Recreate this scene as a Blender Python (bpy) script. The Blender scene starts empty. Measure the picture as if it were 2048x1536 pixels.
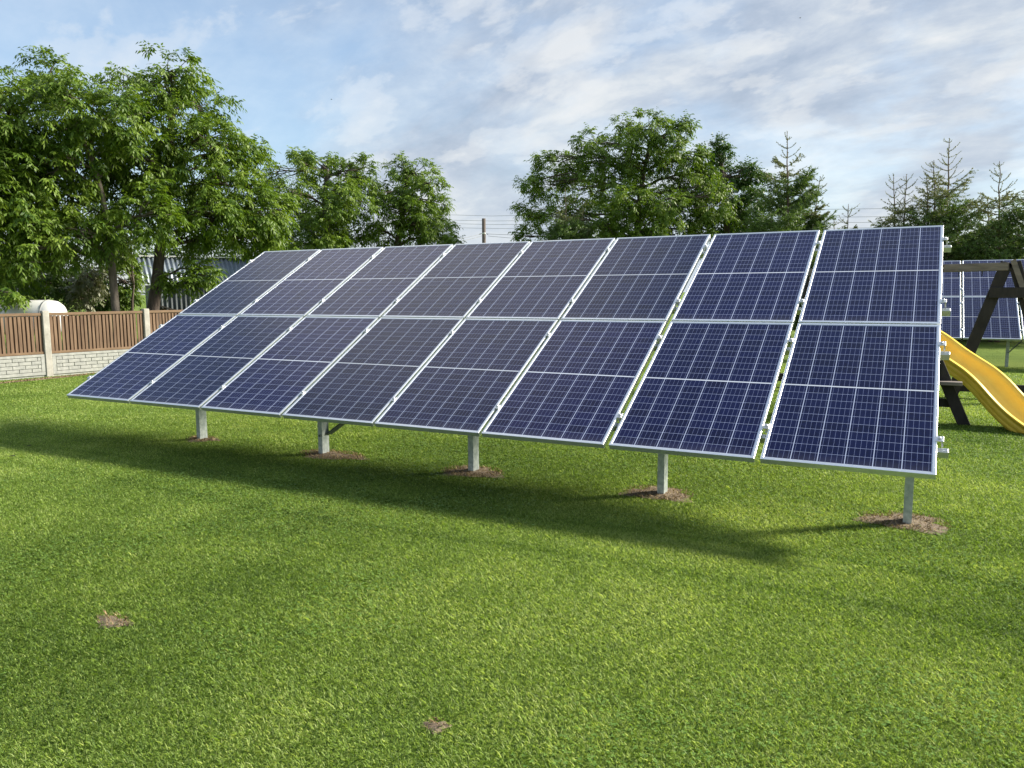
import bpy, math, random
import numpy as np
from mathutils import Vector, Matrix

# ------------------------------------------------------------------ camera, sky, sun, exposure
sc = bpy.context.scene
col = sc.collection
CAM = np.array([8.146, -5.139, 1.5997])
R_ = np.array([0.88433183, 0.46683144, -0.00506103])
U_ = np.array([-0.05032198, 0.10609257, 0.9930821])
F_ = np.array([-0.46413889, 0.87795944, -0.11731292])
FPX = 1563.63
cd = bpy.data.cameras.new('camera')
cam = bpy.data.objects.new('camera', cd); col.objects.link(cam)
cd.sensor_width = 36.0; cd.lens = 36.0 * FPX / 2048.0
cd.clip_start = 0.05; cd.clip_end = 3000
m = Matrix.Identity(4)
for i in range(3):
    m[i][0] = R_[i]; m[i][1] = U_[i]; m[i][2] = -F_[i]; m[i][3] = CAM[i]
cam.matrix_world = m
sc.camera = cam
sc.view_settings.view_transform = 'Standard'; sc.view_settings.look = 'None'
sc.view_settings.gamma = 1.0; sc.view_settings.use_curve_mapping = False
sc.view_settings.exposure = 0.98
try:
    sc.cycles.max_bounces = 6; sc.cycles.transparent_max_bounces = 6
except Exception:
    pass

SUN = Vector((1.35, 1.10, 1.02)).normalized()
SUN_EL = math.asin(SUN.z); SUN_AZ = math.atan2(SUN.x, SUN.y)
sd = bpy.data.lights.new('sun', 'SUN'); so = bpy.data.objects.new('sun', sd); col.objects.link(so)
sd.energy = 5.0; sd.angle = math.radians(8.0); sd.color = (1.0, 0.93, 0.80)
so.rotation_euler = SUN.to_track_quat('Z', 'Y').to_euler(); so.location = (20, 20, 30)

def N(nt, typ, **kw):
    n = nt.nodes.new(typ)
    for k, v in kw.items():
        if k.startswith('i_'):
            key = k[2:]; key = int(key) if key.isdigit() else key.replace('_', ' ')
            n.inputs[key].default_value = v
        else: setattr(n, k, v)
    return n
def L(nt, a, b): nt.links.new(a, b)
def math_(nt, op, a, b=None, clamp=False):
    n = nt.nodes.new('ShaderNodeMath'); n.operation = op; n.use_clamp = clamp
    for i, v in enumerate((a, b)):
        if v is None: continue
        if isinstance(v, (int, float)): n.inputs[i].default_value = v
        else: nt.links.new(v, n.inputs[i])
    return n.outputs[0]
def ramp(nt, fac, stops, interp='LINEAR'):
    n = nt.nodes.new('ShaderNodeValToRGB'); cr = n.color_ramp; cr.interpolation = interp
    while len(cr.elements) > 1: cr.elements.remove(cr.elements[-1])
    cr.elements[0].position = stops[0][0]; cr.elements[0].color = (*stops[0][1], 1)
    for p, c in stops[1:]:
        e = cr.elements.new(p); e.color = (*c, 1)
    nt.links.new(fac, n.inputs[0]); return n.outputs[0]
def mixc(nt, fac, a, b, mode='MIX'):
    n = nt.nodes.new('ShaderNodeMix'); n.data_type = 'RGBA'; n.blend_type = mode
    for i, v in ((0, fac), (6, a), (7, b)):
        if isinstance(v, (int, float)): n.inputs[i].default_value = v
        elif isinstance(v, tuple): n.inputs[i].default_value = (*v, 1)
        else: nt.links.new(v, n.inputs[i])
    return n.outputs[2]
def noise(nt, vec, scale, detail=4, rough=.55, dist=0.0, lac=2.0):
    n = nt.nodes.new('ShaderNodeTexNoise')
    n.inputs['Scale'].default_value = scale; n.inputs['Detail'].default_value = detail
    n.inputs['Roughness'].default_value = rough; n.inputs['Distortion'].default_value = dist
    n.inputs['Lacunarity'].default_value = lac
    if vec is not None: nt.links.new(vec, n.inputs['Vector'])
    return n.outputs[0]

w = bpy.data.worlds.new('World'); sc.world = w; w.use_nodes = True
nt = w.node_tree; nt.nodes.clear()
wo = N(nt, 'ShaderNodeOutputWorld'); bg = N(nt, 'ShaderNodeBackground'); bg.inputs[1].default_value = 0.080
L(nt, bg.outputs[0], wo.inputs[0])
sky = N(nt, 'ShaderNodeTexSky'); sky.sky_type = 'NISHITA'; sky.sun_disc = False
sky.sun_elevation = SUN_EL; sky.sun_rotation = SUN_AZ
sky.air_density = 1.0; sky.dust_density = 1.0; sky.ozone_density = 1.5
tc = N(nt, 'ShaderNodeTexCoord')
sep = N(nt, 'ShaderNodeSeparateXYZ'); L(nt, tc.outputs['Generated'], sep.inputs[0])
den = math_(nt, 'ADD', math_(nt, 'MAXIMUM', sep.outputs[2], 0.0), 0.34)
com = N(nt, 'ShaderNodeCombineXYZ')
L(nt, math_(nt, 'DIVIDE', sep.outputs[0], den), com.inputs[0])
L(nt, math_(nt, 'DIVIDE', sep.outputs[1], den), com.inputs[1])
mp = N(nt, 'ShaderNodeMapping'); mp.vector_type = 'TEXTURE'
mp.inputs['Rotation'].default_value = (0, 0, math.radians(-16))
mp.inputs['Scale'].default_value = (1.15, 0.85, 1)
mp.inputs['Location'].default_value = (3.1, 1.4, 0)
L(nt, com.outputs[0], mp.inputs[0])
SK = mp.outputs[0]
n_cover = noise(nt, SK, 1.3, 7, .58, .3)
n_bright = noise(nt, SK, 3.0, 9, .60, .35)
n_fine = noise(nt, SK, 9.0, 7, .62, .3)
# sky is clearer towards the north-west part of the view, thicker over the rest
geo = N(nt, 'ShaderNodeVectorMath', operation='DOT_PRODUCT'); L(nt, tc.outputs['Generated'], geo.inputs[0])
geo.inputs[1].default_value = (-0.78, 0.46, 0.42)
clear = math_(nt, 'MULTIPLY', math_(nt, 'SUBTRACT', geo.outputs['Value'], 0.885, ), 3.6)
clear = math_(nt, 'MAXIMUM', clear, 0.0)
# unseen sky shaped for panel reflections: blue overhead, bright cloud patch added in the west
zen = math_(nt, 'MULTIPLY', math_(nt, 'MAXIMUM', math_(nt, 'SUBTRACT', sep.outputs[2], 0.66), 0.0), 2.2)
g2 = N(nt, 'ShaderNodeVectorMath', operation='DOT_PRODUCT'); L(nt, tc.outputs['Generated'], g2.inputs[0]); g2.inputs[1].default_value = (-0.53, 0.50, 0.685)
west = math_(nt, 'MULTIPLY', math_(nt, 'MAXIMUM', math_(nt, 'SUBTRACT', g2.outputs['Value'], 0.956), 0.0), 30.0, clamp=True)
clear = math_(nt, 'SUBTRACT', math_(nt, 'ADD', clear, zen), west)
cov = math_(nt, 'SUBTRACT', n_cover, clear)
mask = ramp(nt, cov, [(.22, (.34, .34, .34)), (.43, (.72, .72, .72)), (.56, (1, 1, 1))], 'EASE')
br = math_(nt, 'ADD', math_(nt, 'MULTIPLY', n_bright, 0.72), math_(nt, 'MULTIPLY', n_fine, 0.28))
ccol = ramp(nt, br, [(.38, (2.5, 3.1, 4.0)), (.46, (3.1, 3.65, 4.5)), (.52, (3.7, 4.2, 4.9)), (.60, (4.7, 5.05, 5.4)), (.68, (5.7, 5.8, 5.9))])
# bright glow of thin cloud low over the horizon
puffn = noise(nt, SK, 4.6, 9, .56, .15)
big2 = noise(nt, SK, 1.0, 3, .5)
puff = ramp(nt, math_(nt, 'ADD', math_(nt, 'MULTIPLY', puffn, .8), math_(nt, 'MULTIPLY', big2, .2)), [(.51, (0, 0, 0)), (.57, (.55, .55, .55)), (.66, (1, 1, 1))], 'EASE')
ccol = mixc(nt, math_(nt, 'MULTIPLY', puff, .8), ccol, (5.6, 5.75, 5.85))
low = math_(nt, 'SUBTRACT', 1.0, math_(nt, 'MULTIPLY', sep.outputs[2], 3.2), clamp=True)
low = math_(nt, 'MULTIPLY', math_(nt, 'POWER', low, 1.6), .72)
ccol = mixc(nt, low, ccol, (4.5, 4.95, 5.3))
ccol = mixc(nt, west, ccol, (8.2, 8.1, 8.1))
blue = mixc(nt, 1.0, sky.outputs[0], (1.35, 1.42, 1.42), 'MULTIPLY')
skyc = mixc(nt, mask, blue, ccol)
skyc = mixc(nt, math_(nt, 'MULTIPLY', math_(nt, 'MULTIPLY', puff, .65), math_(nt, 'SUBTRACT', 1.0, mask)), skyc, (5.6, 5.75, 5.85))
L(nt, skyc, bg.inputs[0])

# ------------------------------------------------------------------ helpers
def at(px, py, d):
    """world point seen at photo pixel (px,py) at horizontal distance d from the tripod"""
    v = F_ + R_ * (px - 1024) / FPX - U_ * (py - 768) / FPX
    return CAM + v * (d / math.hypot(v[0], v[1]))
def ground(px, py):
    v = F_ + R_ * (px - 1024) / FPX - U_ * (py - 768) / FPX
    return CAM + v * (-CAM[2] / v[2])
def tag(o, label=None, cat=None, group=None, kind=None):
    if label: o['label'] = label
    if cat: o['category'] = cat
    if group: o['group'] = group
    if kind: o['kind'] = kind
    return o
def empty(name, loc, rz=0.0):
    o = bpy.data.objects.new(name, None); col.objects.link(o); o.empty_display_size = .2
    o.location = loc; o.rotation_euler = (0, 0, rz); return o
def children(o): return [c for c in list(col.objects) if c.parent == o]
def copy_tree(o, parent=None):
    kids = children(o)
    c = o.copy(); col.objects.link(c); c.parent = parent
    for k in kids: copy_tree(k, c)
    return c
class MB:
    def __init__(self): self.v = []; self.f = []; self.uv = None; self.sm = []
    def add(self, vs, fs, smooth=False):
        b = len(self.v); self.v += [tuple(map(float, q)) for q in vs]
        for q in fs: self.f.append([b + i for i in q]); self.sm.append(smooth)
    def box(self, c, s, M=None, bev=0.0):
        hx, hy, hz = s[0] / 2, s[1] / 2, s[2] / 2
        b = min(bev, hx * .49, hy * .49, hz * .49)
        if b <= 0:
            vs = [(x * hx, y * hy, z * hz) for z in (-1, 1) for y in (-1, 1) for x in (-1, 1)]
            fs = [(0, 2, 3, 1), (4, 5, 7, 6), (0, 1, 5, 4), (2, 6, 7, 3), (0, 4, 6, 2), (1, 3, 7, 5)]
        else:
            vs = []; idx = {}
            for sx in (-1, 1):
                for sy in (-1, 1):
                    for sz in (-1, 1):
                        for ax in range(3):
                            p = [sx * (hx - b), sy * (hy - b), sz * (hz - b)]
                            p[ax] = (sx * hx, sy * hy, sz * hz)[ax]
                            idx[(sx, sy, sz, ax)] = len(vs); vs.append(p)
            fs = []
            for ax in range(3):
                o1, o2 = [(1, 2), (0, 2), (0, 1)][ax]
                for s_ in (-1, 1):
                    q = []
                    for a, b2 in ((-1, -1), (1, -1), (1, 1), (-1, 1)):
                        k = [0, 0, 0]; k[ax] = s_; k[o1] = a; k[o2] = b2
                        q.append(idx[(*k, ax)])
                    fs.append(q)
            for ax in range(3):
                o1, o2 = [(1, 2), (0, 2), (0, 1)][ax]
                for a in (-1, 1):
                    for b2 in (-1, 1):
                        q = []
                        for e, fc in ((-1, o1), (-1, o2), (1, o2), (1, o1)):
                            k = [0, 0, 0]; k[ax] = e; k[o1] = a; k[o2] = b2
                            q.append(idx[(*k, fc)])
                        fs.append(q)
            for sx in (-1, 1):
                for sy in (-1, 1):
                    for sz in (-1, 1): fs.append([idx[(sx, sy, sz, a)] for a in range(3)])
        c = Vector(c)
        vs = [(M @ Vector(q) if M is not None else Vector(q)) + c for q in vs]
        self.add(vs, fs)
    def bar(self, a, b, wd, ht, up=(0, 0, 1), bev=0.0):
        a = Vector(a); b = Vector(b); x = (b - a); ln = x.length; x.normalize()
        u = Vector(up); y = u.cross(x)
        if y.length < 1e-4: y = Vector((0, 1, 0)).cross(x)
        y.normalize(); z = x.cross(y)
        M = Matrix((x, y, z)).transposed()
        self.box((a + b) / 2, (ln, wd, ht), M, bev)
    def tube(self, pts, rad, seg=8, cap=True, smooth=True):
        pts = [Vector(q) for q in pts]; n = len(pts)
        if not hasattr(rad, '__len__'): rad = [rad] * n
        base = len(self.v); ref = Vector((0.31, 0.17, 0.93))
        vs = []; prev = None
        for i, q in enumerate(pts):
            t = (pts[min(i + 1, n - 1)] - pts[max(i - 1, 0)]).normalized()
            if prev is None:
                a = t.cross(ref)
                if a.length < 1e-3: a = t.cross(Vector((1, 0, 0)))
            else:
                a = prev - t * prev.dot(t)
            a.normalize(); prev = a; b = t.cross(a)
            for k in range(seg):
                an = 2 * math.pi * k / seg
                vs.append(q + (a * math.cos(an) + b * math.sin(an)) * rad[i])
        fs = []
        for i in range(n - 1):
            for k in range(seg):
                k2 = (k + 1) % seg
                fs.append((i * seg + k, i * seg + k2, (i + 1) * seg + k2, (i + 1) * seg + k))
        if cap:
            fs.append(tuple(range(seg))[::-1]); fs.append(tuple((n - 1) * seg + k for k in range(seg)))
        self.add(vs, fs, smooth)
    def build(self, name, mat, parent=None, loc=None):
        me = bpy.data.meshes.new(name); me.from_pydata(self.v, [], self.f)
        me.polygons.foreach_set('use_smooth', self.sm)
        me.materials.append(mat); me.update()
        import bmesh
        bm = bmesh.new(); bm.from_mesh(me); bmesh.ops.recalc_face_normals(bm, faces=bm.faces); bm.to_mesh(me); bm.free()
        o = bpy.data.objects.new(name, me); col.objects.link(o)
        if parent: o.parent = parent
        if loc is not None: o.location = loc
        return o
def np_mesh(name, verts, nper, mat, tint=None, extra_faces=None, parent=None, smooth=False):
    """verts (n,nper,3): every item is one polygon; tint (n,) goes to a point attribute"""
    n = len(verts); me = bpy.data.meshes.new(name)
    me.vertices.add(n * nper); me.vertices.foreach_set('co', verts.reshape(-1).astype(np.float32))
    me.loops.add(n * nper); me.loops.foreach_set('vertex_index', np.arange(n * nper, dtype=np.int32))
    me.polygons.add(n); me.polygons.foreach_set('loop_start', (np.arange(n) * nper).astype(np.int32))
    try: me.polygons.foreach_set('loop_total', np.full(n, nper, dtype=np.int32))
    except Exception: pass
    me.update(calc_edges=True)
    if tint is not None:
        a = me.attributes.new('tint', 'FLOAT', 'POINT')
        a.data.foreach_set('value', np.repeat(tint, nper).astype(np.float32))
    me.materials.append(mat); me.validate()
    o = bpy.data.objects.new(name, me); col.objects.link(o)
    if parent: o.parent = parent
    return o
def norm(a): return a / np.maximum(np.linalg.norm(a, axis=-1, keepdims=True), 1e-9)

# value noise on the ground plane (numpy) for where grass, clover and thatch grow
def vnoise(x, y, s, seed):
    r = np.random.RandomState(seed); T = r.rand(64, 64)
    fx, fy = x * s, y * s; ix, iy = np.floor(fx).astype(int), np.floor(fy).astype(int)
    tx, ty = fx - ix, fy - iy; tx = tx * tx * (3 - 2 * tx); ty = ty * ty * (3 - 2 * ty)
    g = lambda a, b: T[a % 64, b % 64]
    return (g(ix, iy) * (1 - tx) + g(ix + 1, iy) * tx) * (1 - ty) + (g(ix, iy + 1) * (1 - tx) + g(ix + 1, iy + 1) * tx) * ty
def fbm(x, y, s, seed, o=3):
    t = 0; a = .5; n = 0
    for k in range(o): t = t + a * vnoise(x, y, s * 2 ** k, seed + k); n += a; a *= .55
    return t / n

# ------------------------------------------------------------------ materials
def mat(name):
    m_ = bpy.data.materials.new(name); m_.use_nodes = True
    nt = m_.node_tree; b = nt.nodes['Principled BSDF']; return m_, nt, b
def obj_co(nt): return N(nt, 'ShaderNodeTexCoord').outputs['Object']
def bump(nt, b, h, strength=.3, dist=.01):
    n = N(nt, 'ShaderNodeBump'); n.inputs['Strength'].default_value = strength; n.inputs['Distance'].default_value = dist
    L(nt, h, n.inputs['Height']); L(nt, n.outputs[0], b.inputs['Normal'])
def simple(name, c1, c2, scale, rough=.6, metal=0.0, bstr=.2, bdist=.004, detail=5, stretch=None, spec=.5):
    m_, nt, b = mat(name); v = obj_co(nt)
    if stretch:
        mp = N(nt, 'ShaderNodeMapping'); mp.inputs['Scale'].default_value = stretch; L(nt, v, mp.inputs[0]); v = mp.outputs[0]
    f = noise(nt, v, scale, detail, .6)
    L(nt, ramp(nt, f, [(.3, c1), (.7, c2)]), b.inputs['Base Color'])
    b.inputs['Roughness'].default_value = rough; b.inputs['Metallic'].default_value = metal
    b.inputs['Specular IOR Level'].default_value = spec
    if bstr: bump(nt, b, f, bstr, bdist)
    return m_
M = {}
M['alu'] = simple('anodised_aluminium', (.74, .78, .82), (.84, .87, .90), 14, .36, .82, .05, .001)
M['rail'] = simple('mill_aluminium', (.6, .62, .63), (.74, .75, .76), 20, .3, .75, .05, .001, stretch=(.2, 1, 1))
M['galv'] = simple('galvanised_steel', (.27, .32, .31), (.55, .60, .575), 26, .5, .35, .1, .001)
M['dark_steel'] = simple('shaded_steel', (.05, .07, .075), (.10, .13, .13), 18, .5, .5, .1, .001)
M['dark_piece'] = simple('near_black', (.015, .015, .015), (.03, .03, .03), 20, .5, .3, 0)
M['concrete'] = simple('weathered_concrete', (.30, .285, .25), (.47, .45, .40), 9, .9, 0, .4, .006)
M['concrete_base'] = simple('moulded_concrete', (.27, .275, .26), (.42, .42, .39), 12, .9, 0, .4, .004)
M['fence_wood'] = simple('stained_timber', (.10, .055, .031), (.235, .148, .090), 6, .75, 0, .3, .003, stretch=(3, 3, .35))
M['cap_wood'] = simple('stained_rail', (.13, .078, .042), (.22, .14, .08), 6, .75, 0, .3, .003, stretch=(3, .4, 3))
M['old_wood'] = simple('tarred_timber', (.012, .010, .009), (.04, .033, .028), 5, .8, 0, .5, .004, stretch=(3, 3, 1))
M['grey_wood'] = simple('weathered_timber', (.12, .10, .085), (.26, .22, .19), 7, .85, 0, .5, .004, stretch=(.5, 3, 3))
M['shed_plank'] = simple('shed_planks', (.05, .03, .02), (.13, .085, .06), 5, .85, 0, .4, .004, stretch=(2.5, 2.5, .3))
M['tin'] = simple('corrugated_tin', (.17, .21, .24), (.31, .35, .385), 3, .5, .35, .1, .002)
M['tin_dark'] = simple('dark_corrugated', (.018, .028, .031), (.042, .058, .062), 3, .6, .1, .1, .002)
M['white_tank'] = simple('white_paint', (.60, .60, .57), (.72, .72, .69), 3, .45, 0, .05, .001)
M['tank_band'] = simple('grey_band', (.22, .22, .21), (.35, .35, .34), 6, .6, 0, .05, .001)
M['pole'] = simple('pole_wood', (.07, .055, .045), (.15, .12, .10), 6, .85, 0, .3, .004, stretch=(4, 4, .4))
M['wire'] = simple('wire', (.18, .19, .20), (.26, .27, .28), 3, .6, .2, 0)
M['ceramic'] = simple('ceramic', (.55, .55, .52), (.7, .7, .68), 6, .3, 0, 0)
M['bird'] = simple('feather', (.02, .02, .022), (.05, .05, .05), 30, .8, 0, 0)
M['bark'] = simple('bark', (.045, .034, .027), (.13, .10, .08), 9, .9, 0, .8, .02, stretch=(2, 2, .5))
M['bark_pale'] = simple('pale_bark', (.075, .062, .05), (.19, .16, .13), 8, .9, 0, .7, .02, stretch=(2, 2, .5))
M['larch_bark'] = simple('larch_bark', (.09, .06, .045), (.20, .14, .11), 9, .9, 0, .6, .01)

m_, nt, b = mat('yellow_plastic'); v = obj_co(nt)
f = noise(nt, v, 5, 4, .6)
L(nt, ramp(nt, f, [(.3, (.84, .55, .055)), (.7, (.88, .63, .09))]), b.inputs['Base Color'])
b.inputs['Roughness'].default_value = .38; b.inputs['Subsurface Weight'].default_value = .0
bump(nt, b, noise(nt, v, 60, 2), .05, .001)
M['yellow'] = m_

def leaf_mat(name, dark, mid, light, trans=.32, rough=.5):
    m_ = bpy.data.materials.new(name); m_.use_nodes = True; nt = m_.node_tree; nt.nodes.clear()
    out = N(nt, 'ShaderNodeOutputMaterial')
    at_ = N(nt, 'ShaderNodeAttribute'); at_.attribute_name = 'tint'
    c = ramp(nt, at_.outputs['Fac'], [(0, dark), (.5, mid), (1, light)])
    p = N(nt, 'ShaderNodeBsdfPrincipled'); p.inputs['Roughness'].default_value = rough
    p.inputs['Specular IOR Level'].default_value = .35
    L(nt, c, p.inputs['Base Color'])
    t = N(nt, 'ShaderNodeBsdfTranslucent')
    L(nt, mixc(nt, 1.0, c, (1.25, 1.28, .5), 'MULTIPLY'), t.inputs[0])
    mx = N(nt, 'ShaderNodeMixShader'); mx.inputs[0].default_value = trans
    L(nt, p.outputs[0], mx.inputs[1]); L(nt, t.outputs[0], mx.inputs[2]); L(nt, mx.outputs[0], out.inputs[0])
    return m_
M['walnut'] = leaf_mat('walnut_leaf', (.045, .10, .012), (.132, .212, .022), (.24, .33, .05))
M['beech'] = leaf_mat('dark_leaf', (.03, .07, .014), (.06, .12, .022), (.10, .17, .035))
M['shrub'] = leaf_mat('shrub_leaf', (.03, .06, .012), (.06, .11, .018), (.11, .17, .03))
M['shrub_y'] = leaf_mat('yellow_shrub_leaf', (.07, .12, .012), (.12, .19, .02), (.2, .28, .035))
M['shrub_g'] = leaf_mat('grey_shrub_leaf', (.10, .11, .06), (.18, .19, .12), (.30, .30, .22), .15)
M['needle'] = leaf_mat('larch_needle', (.06, .11, .03), (.115, .185, .05), (.19, .265, .085), .25)
M['needle_tip'] = leaf_mat('larch_shoot', (.12, .15, .07), (.19, .22, .11), (.28, .27, .16), .25)
M['grass'] = leaf_mat('grass_blade', (.06, .12, .018), (.228, .345, .066), (.46, .54, .20), .40, .55)
M['clover'] = leaf_mat('clover_leaf', (.08, .17, .025), (.14, .26, .042), (.22, .36, .07), .25, .5)
M['thatch'] = leaf_mat('dead_grass', (.14, .09, .04), (.28, .20, .10), (.48, .38, .22), .1, .7)

m_, nt, b = mat('lawn_turf'); v = obj_co(nt)
big = noise(nt, v, .33, 4, .55); mid = noise(nt, v, 2.2, 4, .6); fine = noise(nt, v, 55, 3, .7)
mpn = N(nt, 'ShaderNodeMapping'); mpn.inputs['Rotation'].default_value = (0, 0, .25); mpn.inputs['Scale'].default_value = (.25, 1.3, 1)
L(nt, v, mpn.inputs[0]); stripe = noise(nt, mpn.outputs[0], 1.0, 2, .5)
g = math_(nt, 'ADD', math_(nt, 'ADD', math_(nt, 'MULTIPLY', big, .40), math_(nt, 'MULTIPLY', mid, .2)), math_(nt, 'ADD', math_(nt, 'MULTIPLY', fine, .28), math_(nt, 'MULTIPLY', stripe, .22)))
L(nt, ramp(nt, g, [(.38, (.075, .125, .02)), (.52, (.135, .205, .035)), (.62, (.185, .255, .048)), (.74, (.26, .30, .07))]), b.inputs['Base Color'])
b.inputs['Roughness'].default_value = .9; b.inputs['Specular IOR Level'].default_value = .1
bump(nt, b, math_(nt, 'ADD', fine, math_(nt, 'MULTIPLY', mid, .8)), .9, .05)
M['lawn'] = m_
m_, nt, b = mat('bare_soil'); v = obj_co(nt)
f = noise(nt, v, 28, 5, .7)
L(nt, ramp(nt, f, [(.3, (.10, .07, .045)), (.55, (.20, .15, .10)), (.75, (.34, .27, .18))]), b.inputs['Base Color'])
b.inputs['Roughness'].default_value = .95; bump(nt, b, f, .9, .02)
M['soil'] = m_

# photovoltaic laminate: 6 x 20 half cells, drawn in metres on the panel's own plane
PW, PH = 1.002, 1.684
m_, nt, b = mat('solar_cells'); v = obj_co(nt)
sp = N(nt, 'ShaderNodeSeparateXYZ'); L(nt, v, sp.inputs[0]); X, Y = sp.outputs[0], sp.outputs[1]
CW, CH = .1595, .0810
GX = (PW - 6 * CW) / 2; HY = (PH - 20 * CH - .012) / 2
lx = math_(nt, 'SUBTRACT', X, GX)
above = math_(nt, 'GREATER_THAN', Y, PH / 2)
ly = math_(nt, 'SUBTRACT', math_(nt, 'SUBTRACT', Y, HY), math_(nt, 'MULTIPLY', above, .012))
cxf = math_(nt, 'DIVIDE', lx, CW); cyf = math_(nt, 'DIVIDE', ly, CH)
fx = math_(nt, 'FRACT', cxf); fy = math_(nt, 'FRACT', cyf)
def near_edge(fr, width): # 1 close to a cell border
    d = math_(nt, 'MINIMUM', fr, math_(nt, 'SUBTRACT', 1.0, fr)); return math_(nt, 'LESS_THAN', d, width)
gapx = near_edge(fx, .0024 / CW); gapy = near_edge(fy, .0011 / CH)
bus = near_edge(math_(nt, 'FRACT', math_(nt, 'MULTIPLY', fx, 5.0)), 0.0)
b5 = math_(nt, 'FRACT', math_(nt, 'ADD', math_(nt, 'MULTIPLY', fx, 5.0), .5))
bus = near_edge(b5, .0008 / (CW / 5))
midg = math_(nt, 'LESS_THAN', math_(nt, 'ABSOLUTE', math_(nt, 'SUBTRACT', Y, PH / 2)), .0065)
inx = math_(nt, 'MULTIPLY', math_(nt, 'GREATER_THAN', cxf, 0.0), math_(nt, 'LESS_THAN', cxf, 6.0))
iny = math_(nt, 'MULTIPLY', math_(nt, 'GREATER_THAN', cyf, 0.0), math_(nt, 'LESS_THAN', cyf, 20.0))
incell = math_(nt, 'MULTIPLY', inx, iny)
cellv = N(nt, 'ShaderNodeCombineXYZ'); L(nt, math_(nt, 'FLOOR', cxf), cellv.inputs[0]); L(nt, math_(nt, 'FLOOR', cyf), cellv.inputs[1])
oi = N(nt, 'ShaderNodeObjectInfo'); L(nt, math_(nt, 'MULTIPLY', oi.outputs['Random'], 50.0), cellv.inputs[2])
wn = N(nt, 'ShaderNodeTexWhiteNoise'); L(nt, cellv.outputs[0], wn.inputs['Vector'])
vor = N(nt, 'ShaderNodeTexVoronoi'); vor.inputs['Scale'].default_value = 60; L(nt, v, vor.inputs['Vector'])
vs_ = N(nt, 'ShaderNodeSeparateColor'); L(nt, vor.outputs['Color'], vs_.inputs[0])
tone = math_(nt, 'ADD', math_(nt, 'MULTIPLY', wn.outputs['Value'], .55), math_(nt, 'MULTIPLY', vs_.outputs[0], .45))
cellc = ramp(nt, tone, [(.1, (.0009, .0028, .028)), (.5, (.0012, .0042, .043)), (.9, (.0020, .0058, .053))])
c = mixc(nt, incell, (.55, .58, .62), cellc)
c = mixc(nt, bus, c, (.20, .235, .40))
c = mixc(nt, gapy, c, (.40, .46, .66))
c = mixc(nt, gapx, c, (.50, .56, .74))
c = mixc(nt, midg, c, (.62, .66, .72))
mps = N(nt, 'ShaderNodeMapping'); mps.inputs['Scale'].default_value = (22, 1.2, 1); L(nt, v, mps.inputs[0])
strk = noise(nt, mps.outputs[0], 1.0, 5, .6)
dustn = noise(nt, v, 2.3, 5, .6)
edge = math_(nt, 'MULTIPLY', math_(nt, 'SUBTRACT', 1.0, math_(nt, 'MULTIPLY', Y, 9.0), clamp=True), .10)
dust = math_(nt, 'ADD', math_(nt, 'MULTIPLY', math_(nt, 'MULTIPLY', strk, dustn), .035), edge)
c = mixc(nt, dust, c, (.32, .31, .30))
hs = N(nt, 'ShaderNodeHueSaturation'); L(nt, c, hs.inputs['Color']); L(nt, math_(nt, 'ADD', math_(nt, 'MULTIPLY', oi.outputs['Random'], .012), .494), hs.inputs['Hue'])
L(nt, math_(nt, 'ADD', math_(nt, 'MULTIPLY', oi.outputs['Random'], .3), .85), hs.inputs['Value'])
c = hs.outputs[0]
L(nt, c, b.inputs['Base Color'])
b.inputs['Roughness'].default_value = .30; b.inputs['IOR'].default_value = 1.5
b.inputs['Specular IOR Level'].default_value = .24
dn = math_(nt, 'ADD', math_(nt, 'MULTIPLY', noise(nt, v, 3.5, 4), .6), math_(nt, 'MULTIPLY', strk, .4))
L(nt, ramp(nt, dn, [(.3, (.16, .16, .16)), (.7, (.22, .22, .22))]), b.inputs['Roughness'])
M['cells'] = m_

# ------------------------------------------------------------------ ground
mb = MB(); r0 = [0, 3, 6, 12, 25, 50, 120, 300, 900]; seg = 48
vs = [(0, 0, 0)]; fs = []
for r in r0[1:]:
    for k in range(seg): a = 2 * math.pi * k / seg; vs.append((8 + r * math.cos(a), r * math.sin(a), 0))
vs[0] = (8, 0, 0)
for k in range(seg): fs.append((0, 1 + k, 1 + (k + 1) % seg))
for j in range(len(r0) - 2):
    for k in range(seg):
        k2 = (k + 1) % seg; a = 1 + j * seg; fs.append((a + k, a + seg + k, a + seg + k2, a + k2))
mb.add(vs, fs); tag(mb.build('lawn', M['lawn']), 'mown green lawn stretching across the garden', None, None, 'structure')

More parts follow.
